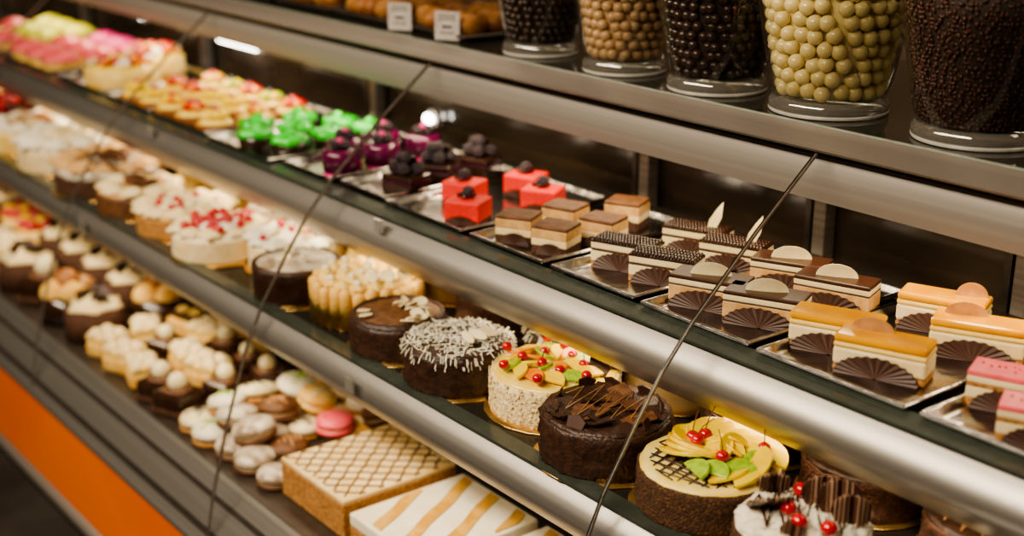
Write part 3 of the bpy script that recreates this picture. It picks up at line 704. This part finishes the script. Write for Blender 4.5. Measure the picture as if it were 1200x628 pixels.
for i in range(5):
    a=i*1.57; q=0 if i==4 else .022
    ob('profiterole',jit(sph(.020,(0,0,.044 if i<4 else .058),12,8),.003),[M_lf,M_tanchoc,M_cocoa,M_lf,M_crust][i],gb,True,loc=(q*math.cos(a),q*math.sin(a),0))
ww=root('cream_topped_chocolate_cake','chocolate cake with pale cream swirl','small cake',group='cream topped cakes on the lower deck')
ob('chocolate_base',lathe([(0,0),(.05,0),(.048,.05),(0,.05)],24),M_brown,ww,True)
ob('cream_swirl',xf(jit(rosette(.042,.020),.008,50),(0,0,.048)),M_cream,ww,True)
for k in range(5): ob('chocolate_shard',xf(shard(.030),(-.02+.010*k,.014*math.sin(k*2.2),.066),(1.0,.3,k)),M_chocm,ww)
rr=root('red_topped_cake','cream cake topped with red and yellow berries','small cake',group='red topped cakes on the lower deck')
ob('cream_base',lathe([(0,0),(.052,0),(.05,.040),(0,.040)],24),M_yel,rr,True)
for i in range(9):
    a=i*.785; q=.034 if i<8 else 0; ob('berry',sph(.014,(0,0,.046),12,8),[M_cherry,M_cherry,M_mango][i%3],rr,True,loc=(q*math.cos(a),q*math.sin(a),0))
lo=root('golden_loaf_cake','golden loaf cake with dark chocolate topping','small cake',group='golden loaf cakes on the lower deck')
ob('loaf',jit(box(.095,.07,.045,(0,0,.0225)),.003),M_lf,lo,bevel=.010)
ob('chocolate_topping',jit(box(.08,.055,.012,(0,0,.049)),.003),M_chocm,lo,bevel=.005)
for x in(-.022,.018): ob('cream_swirl',rosette(.016,.014),M_yel,lo,True,loc=(x,0,.054))
T={'c':ch,'w':wr,'g':gb,'t':ww,'r':rr,'l':lo}; used=set()
def put(k,p,rz,sc_):
    s=T[k]
    if s in used: dup(s,p,rz,sc=sc_)
    else: s.location=p; s.rotation_euler=(0,0,rz); s.scale=(sc_,)*3; used.add(s)
plan=[(-2.565,'cccc'),(-2.665,'cwcc'),(-2.77,'wwcw'),(-2.875,'wcwl'),(-2.98,'wwlw')]
for x,row in plan:
    for j,k in enumerate(row):
        put(k,(x+random.uniform(-.008,.008),1.095+j*.106+random.uniform(-.008,.008),DZ),random.uniform(-.5,.5),random.uniform(1.06,1.2))
plan=[(-3.13,'tgc'),(-3.29,'gtl'),(-3.45,'ctg'),(-3.62,'ttw'),(-3.79,'wtt'),(-3.96,'trr'),(-4.13,'rrt'),(-4.30,'rtr'),(-4.47,'trr'),(-4.64,'rrt')]
for x,row in plan:
    for j,k in enumerate(row):
        s_={'t':1.6,'g':1.75,'c':1.7,'l':1.5,'w':1.6,'r':1.55}[k]
        put(k,(x+random.uniform(-.008,.008),1.125+j*.165+random.uniform(-.008,.008),DZ),random.uniform(-.3,.3)+(0 if k!='c' else .4),s_*random.uniform(.93,1.0))

# ---------------------------------------------------------------- candy jars
TP=1.3803
M_glassbase=thin_glass('jar_base',(.85,.86,.82),.14,.03,.7,(.55,.52,.46),.16)
M_ring=mat('jar_ring',(.45,.43,.39),.1)
M_core=mat('candy_core',(.03,.018,.012),.7)
camd=Vector((0,0,1.8))
def jar(x,y,rb,mcol,d,zmax,fill,lab,clab,core=M_core,H=.26):
    j=root('candy_jar',lab,'jar',(x,y,TP),group='clear candy jars on the top shelf')
    fl=lambda z: rb*(.90+.32*min(1,max(0,(z-.026)/.15)))
    wl=lambda z: fl(z)+.0035*min(1,(z-.022)/.03)
    ob('jar_foot',lathe([(0,0),(rb*.94,0),(rb*.96,.004),(rb*.96,.016),(rb*.93,.020),(rb*.91,.024),(0,.022)],56),M_glassbase,j,True)
    ob('foot_ring',lathe([(rb*.955,.001),(rb*.97,.004),(rb*.955,.007),(rb*.945,.004),(rb*.955,.001)],56),M_ring,j,True)
    prof=[(rb*.91,.024)]+[(wl(.03+k*(H-.03)/12),.03+k*(H-.03)/12) for k in range(13)]
    ob('jar_wall',lathe(prof,56),G_jar,j,True)
    ob('jar_rim',lathe([(wl(H)-.002,H),(wl(H)+.001,H+.001),(wl(H)+.001,H+.006),(wl(H)-.002,H+.006)],56),G_jar,j,True)
    ob('fill',lathe([(0,.025),(fl(.03)-d*1.0,.025)]+[(fl(.03+k*.018)-d*1.0,.03+k*.018) for k in range(11)]+[(0,.212)],32),core,j,True)['label']='mass of sweets inside the jar'
    dirc=(camd-Vector((x,y,1.45))); dirc.z=0; dirc.normalize()
    base=None; rest=[]
    z=.026+d/2; k=0
    while z<.215:
        R=fl(z)-d/2-.0015; n=int(2*pi*R/(d*1.02))
        for i in range(n):
            a=2*pi*(i+(k%2)*.5)/n+random.uniform(-.06,.06)
            s=random.uniform(.955,1)
            p=(R*math.cos(a)*s,R*math.sin(a)*s,z+random.uniform(-.0018,.0018)*d/.02)
            face=math.cos(a)*dirc.x+math.sin(a)*dirc.y
            if fill=='ind' and z<zmax and face>0:
                w=(x+p[0],y+p[1],TP+p[2]-d/2)
                if base is None:
                    base=ob('candy_ball',sph(d*.5,(0,0,d/2),16,12),mcol,None,True,label=clab,loc=w); base['category']='candy'; base['group']=clab
                else:
                    q=base.copy(); C.objects.link(q); q.location=w
            elif fill=='bean':
                rest.append(xf(sph(d*.5,(0,0,0),6,4,(1.5,.8,.8)),p,(random.random()*6,random.random()*6,random.random()*6)))
            else: rest.append(sph(d*.5,p,10,7))
        z+=d*.87; k+=1
    s=ob('candy_fill',merge(*rest),mcol,None,True,label=clab+', packed in the jar'); s.location=(x,y,TP)
    s['category']='candy'; s['kind']='stuff'
jar(-1.048,1.64,.094,M_cb,.0068,0,'bean','clear flared jar of small brown chocolate sprinkles','small brown chocolate sprinkles')
jar(-1.302,1.63,.094,M_cy,.0245,.16,'ind','clear flared jar of cream yellow candy balls','cream yellow round candy ball',core=M_cy)
jar(-1.526,1.62,.085,M_cd,.0175,.125,'ind','clear flared jar of dark chocolate balls','dark chocolate round candy ball')
jar(-1.745,1.615,.077,M_ct,.0195,.115,'ind','clear flared jar of tan candy balls','tan caramel round candy ball',core=M_ct)
jar(-1.985,1.62,.075,M_cd,.0155,0,'stuff','clear flared jar of tiny dark chocolate balls','tiny dark chocolate balls')
pb=root('baked_pastry_box','clear plastic box of golden brown baked pastries','pastry box',group='boxes of baked pastries on the top shelf')
ob('box_base',tray(.24,.22),M_darkmetal,pb)
for i in range(5):
    for jn in range(3):
        ob('baked_pastry',jit(xf(sph(1,(0,0,0),16,10),(-.084+.042*i,-.066+.066*jn,.028),(0,0,0),(.022,.034,.024)),.004,60),M_crust if (i+jn)%3 else M_tan,pb,True)
ob('lid',box(.23,.21,.066,(0,0,.038)),G_jar,pb,bevel=.006)
place(pb,[(-2.27,1.68,TP),(-2.54,1.68,TP),(-2.81,1.68,TP),(-3.08,1.68,TP),(-3.35,1.68,TP)],0,.06)
def sign(x,y,rz):
    s=root('price_card','small white price card with dark handwritten lines','price card',(x,y,TP),rz,group='price cards on the top shelf')
    ob('card',box(.052,.002,.058,(0,0,.031)),M_wht,s)
    ob('card_foot',box(.05,.02,.004,(0,.004,.002)),M_darkmetal,s)
    for k,(w,zz) in enumerate([(.034,.051),(.040,.044),(.020,.030),(.030,.018)]):
        pts=[(-w/2+w*i/14,-.0014,zz+.0022*math.sin(i*2.1+k)) for i in range(15)]
        ob('handwriting',tube(pts,.0009 if k!=2 else .0018,4),M_ink,s)
sign(-2.37,1.555,.6); sign(-2.20,1.555,.6)

# ---------------------------------------------------------------- world + camera
w=bpy.data.worlds.new('world'); bpy.context.scene.world=w; w.use_nodes=True
w.node_tree.nodes['Background'].inputs['Color'].default_value=(1,.76,.54,1)
w.node_tree.nodes['Background'].inputs['Strength'].default_value=.075
try: bpy.context.scene.view_settings.look='AgX - Medium High Contrast'
except Exception: pass
cd=bpy.data.cameras.new('camera'); cam=bpy.data.objects.new('camera',cd); C.objects.link(cam)
cam.location=(0,0,1.8); cam.rotation_euler=(rad(71.6),0,rad(52))
cd.sensor_width=36; cd.lens=47.34; cd.clip_start=.05
cd.dof.use_dof=True; cd.dof.focus_distance=1.95; cd.dof.aperture_fstop=1.9
bpy.context.scene.camera=cam
